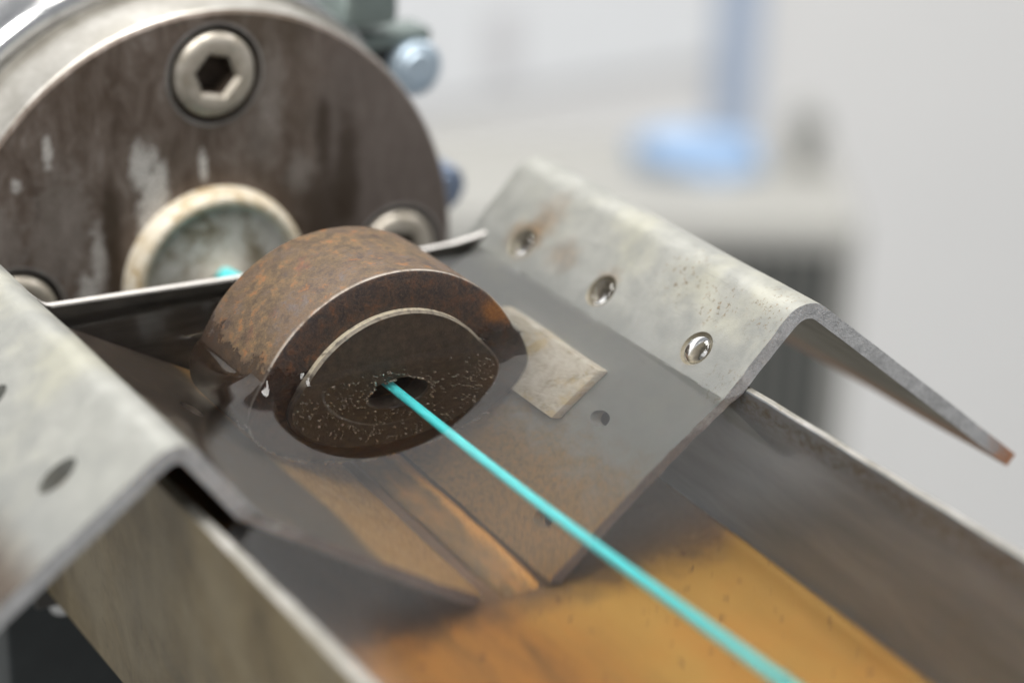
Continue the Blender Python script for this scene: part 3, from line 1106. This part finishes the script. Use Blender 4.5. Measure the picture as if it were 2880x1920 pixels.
# ------------------------------------------------------------------ extruder head
ex = thing('extruder_head', 'round dark extruder head with socket bolts and a residue covered nozzle', 'extruder head', (0, L + 1, -ZW - 4.5))
RF = 4.54
bm = lathe([(L, 0), (L, RF - 0.06), (L + 0.05, RF), (L + 0.12, RF + 0.03), (L + 1.2, RF + 0.05), (L + 1.2, 0)], (0, -ZW), 192)
me = bm_mesh(bm, 'face_disc')
o = link('face_disc', me, [M['flange'], M['band']], ex)
for f in me.polygons:
    if abs(f.normal.y) < 0.6:
        f.material_index = 1
BP = [(0.12, 2.64), (3.49, -0.98), (-3.42, -0.9), (0.0, -4.34)]
cut(o, [cyl_between((x, L - 0.2, z), (0, 1, 0), 0.80, 0.80, 0.85, 64) for x, z in BP])
smooth_by(o, 30)
bevel_mod(o, 0.05, 3, 50)
o['label'] = 'dark stained round face with pale residue drips'
# lit chamfer edges of the counterbores, painted as paler lips
for i, (x, z) in enumerate(BP[:3]):
    # socket head bolt
    hr, top = 0.72, L - 0.1
    seg = 60
    bm = bmesh.new()
    rings = []
    prof = [(L + 0.6, hr), (top + 0.16, hr), (top + 0.07, hr - 0.04), (top + 0.015, hr - 0.11), (top, hr - 0.2)]
    for y, r in prof:
        rings.append([bm.verts.new((x + r * math.cos(2 * math.pi * k / seg), y, z + r * math.sin(2 * math.pi * k / seg))) for k in range(seg)])
    ah = 0.35

    def hexr(a, s=1.0):
        aa = (a + R(12)) % (math.pi / 3) - math.pi / 6
        return ah * 0.88 / math.cos(aa) * s
    for y, s_ in ((top + 0.01, 1.2), (top + 0.08, 1.0), (top + 0.5, 0.98)):
        rings.append([bm.verts.new((x + hexr(2 * math.pi * k / seg, s_) * math.cos(2 * math.pi * k / seg), y, z + hexr(2 * math.pi * k / seg, s_) * math.sin(2 * math.pi * k / seg))) for k in range(seg)])
    for a, b in zip(rings, rings[1:]):
        for k in range(seg):
            j = (k + 1) % seg
            bm.faces.new((a[k], a[j], b[j], b[k]))
    bm.faces.new(rings[0])
    bm.faces.new(rings[-1][::-1])
    for f in bm.faces:
        if all(v.co.y > top + 0.05 and math.hypot(v.co.x - x, v.co.z - z) < 0.45 for v in f.verts):
            f.material_index = 1  # inside of the hex socket darker than the head
    b_ = link('socket_bolt', bm_mesh(bm, 'socket_bolt'), [M['bolt'], M['socket']], ex, smooth=38)
    lip = lathe([(L + 0.05, 0.80), (L - 0.008, 0.805), (L - 0.014, 0.83), (L + 0.004, 0.88), (L + 0.05, 0.88), (L + 0.05, 0.80)], (x, z), 64)
    link('bolt_rim', bm_mesh(lip, 'bolt_rim'), M['flange2'], ex, smooth=50)

# nozzle in the middle of the face
prof = [(L + 0.05, 1.62), (L - 0.18, 1.60), (L - 0.33, 1.53), (L - 0.36, 1.45), (L - 0.34, 1.38), (L - 0.29, 1.33), (L - 0.27, 1.22), (L - 0.29, 0.85), (L - 0.33, 0.6), (L - 0.42, 0.38), (L - 0.46, 0.32), (L - 0.44, 0.27), (L - 0.3, 0.27)]
bm = lathe(prof, (0, -ZW), 96)
o = link('nozzle', bm_mesh(bm, 'nozzle'), M['nozzle'], ex, smooth=50)
o['label'] = 'round nozzle with a pale brown lip'
# residue lump above the nozzle
# rear rings
bm = lathe([(L + 1.2, 4.3), (L + 1.34, 4.3), (L + 1.34, 4.66), (L + 1.2, 4.72), (L + 1.2, 4.3)], (0, -ZW), 160)
link('rear_ring', bm_mesh(bm, 'rear_ring'), M['band'], ex, smooth=30)
bm = lathe([(L + 1.3, 4.2), (L + 1.8, 4.2), (L + 1.8, 4.42), (L + 1.3, 4.42), (L + 1.3, 4.2)], (0, -ZW), 160)
link('gap_ring', bm_mesh(bm, 'gap_ring'), M['black'], ex, smooth=30)
bm = lathe([(L + 1.75, 4.2), (L + 1.75, 4.7), (L + 1.85, 4.86), (L + 2.1, 4.95), (L + 4.2, 5.0), (L + 4.2, 4.2), (L + 1.75, 4.2)], (0, -ZW), 160)
link('clamp_ring', bm_mesh(bm, 'clamp_ring'), M['chrome'], ex, smooth=40)
# clamp lug with two zinc bolts at the right-hand side of the ring
o = link('clamp_lug', bm_mesh(box_bm(3.5, 4.55, L + 1.9, L + 3.2, 2.45, 3.9, 0.15, 3), 'clamp_lug'), M['clamp'], ex, smooth=40)
o = link('clamp_arm', bm_mesh(box_bm(3.9, 5.35, L + 2.15, L + 2.9, 1.95, 2.25, 0.08, 2), 'clamp_arm'), M['clamp'], ex, smooth=40)
o = link('clamp_shade', bm_mesh(box_bm(3.6, 4.9, L + 2.3, L + 2.9, 0.9, 2.0, 0.05, 2), 'clamp_shade'), M['black'], ex, smooth=40)  # black block put in for the shadow between lug and bolt
for (x, z, r, mk) in ((5.0, 1.55, 0.5, 'zinc'), (5.58, -0.81, 0.45, 'zinc2')):
    bm = lathe([(L + 1.95, 0), (L + 1.95, r - 0.2), (L + 2.0, r - 0.16), (L + 2.0, r - 0.06), (L + 2.06, r), (L + 3.2, r), (L + 3.2, 0)], (x, z), 40)
    o = link('clamp_bolt', bm_mesh(bm, 'clamp_bolt'), M[mk], ex, smooth=35)

# ------------------------------------------------------------------ dark machine base below the near side of the bath
bs = thing('machine_base', 'dark painted machine base below the near side of the bath', 'machine base', (0, 5.2, -40))
o = link('base_block', bm_mesh(box_bm(-4.5, 5.0, 4.4, 6.05, -40, -3.4, 0.08, 3), 'base_block'), M['darkbox'], bs, smooth=40)
bm = cyl_between((-3.6, 4.41, -5.13), (0, -1, 0), 0.2, 0.15, 0.12, 20)
o = link('screw_head', bm_mesh(bm, 'screw_head'), M['white'], bs, smooth=40)

# ------------------------------------------------------------------ things in the blurred background
pp = thing('paper_sheet', 'wide white paper sheet pinned on the wall left of the blue strip', 'paper', (78, 115.9, -22))
link('sheet', bm_mesh(box_bm(58, 93.2, 115.6, 115.9, -38, -2), 'sheet'), M['paper'], pp)
link('printed_block', bm_mesh(box_bm(71.5, 74.5, 115.5, 115.6, -37, -31), 'printed_block'), M['print'], pp)
link('printed_block', bm_mesh(box_bm(80, 87, 115.5, 115.6, -29, -26), 'printed_block'), M['print'], pp)
tp_ = thing('blue_tape', 'faded blue strip hanging down the white wall', 'tape', (95.6, 115.9, -20))
link('strip', bm_mesh(box_bm(93.6, 97.7, 115.3, 115.6, -46, 5), 'strip'), M['tape'], tp_)
cb = thing('cabinet', 'cream machine cabinet with a dark slatted vent', 'cabinet', at(0, 78, -95), None, ROT, KB)
link('cabinet_body', bm_mesh(box_bm(-9, 12.9, 0, 10, 0, 79.5, 0.4, 3), 'cabinet_body'), M['cab'], cb, smooth=40)
link('vent_recess', bm_mesh(box_bm(6.5, 12.1, -0.15, 0.05, 50, 78.4), 'vent_recess'), M['slot'], cb)
for k in range(7):
    x = 6.9 + k * 0.75
    link('vent_slat', bm_mesh(box_bm(x, x + 0.22, -0.3, -0.15, 50.2, 78.2), 'vent_slat'), M['greyn'], cb)
cl = thing('blue_cloth', 'pale blue crumpled cloth lying on top of the cream cabinet', 'cloth', at(7.4, 84, -15.5), None, ROT, KB)
bm = bmesh.new()
bmesh.ops.create_icosphere(bm, subdivisions=4, radius=1.0)
for v in bm.verts:
    c = v.co.copy()
    k = 1 + 0.28 * mnoise.noise(c * 1.6) + 0.1 * mnoise.noise(c * 4)
    v.co = Vector((c.x * 2.7 * k, c.y * 1.4 * k, max(0, c.z + 0.3) * (1.15 - 0.3 * c.x) * k))
link('cloth_folds', bm_mesh(bm, 'cloth_folds'), M['blue'], cl, smooth=180)
kn = thing('grey_knob', 'small dark grey knob standing on the cabinet beside the blue cloth', 'knob', at(11.3, 84, -15.5), None, ROT, KB)
link('knob_body', bm_mesh(lathe([(-1, 0), (-1, 0.6), (-0.8, 0.7), (0.6, 0.7), (0.6, 0)], (0, 1.9), 24), 'knob_body'), M['knob'], kn, smooth=40)
link('knob_stem', bm_mesh(box_bm(-0.3, 0.3, -0.3, 0.3, 0, 1.4), 'knob_stem'), M['knob'], kn)
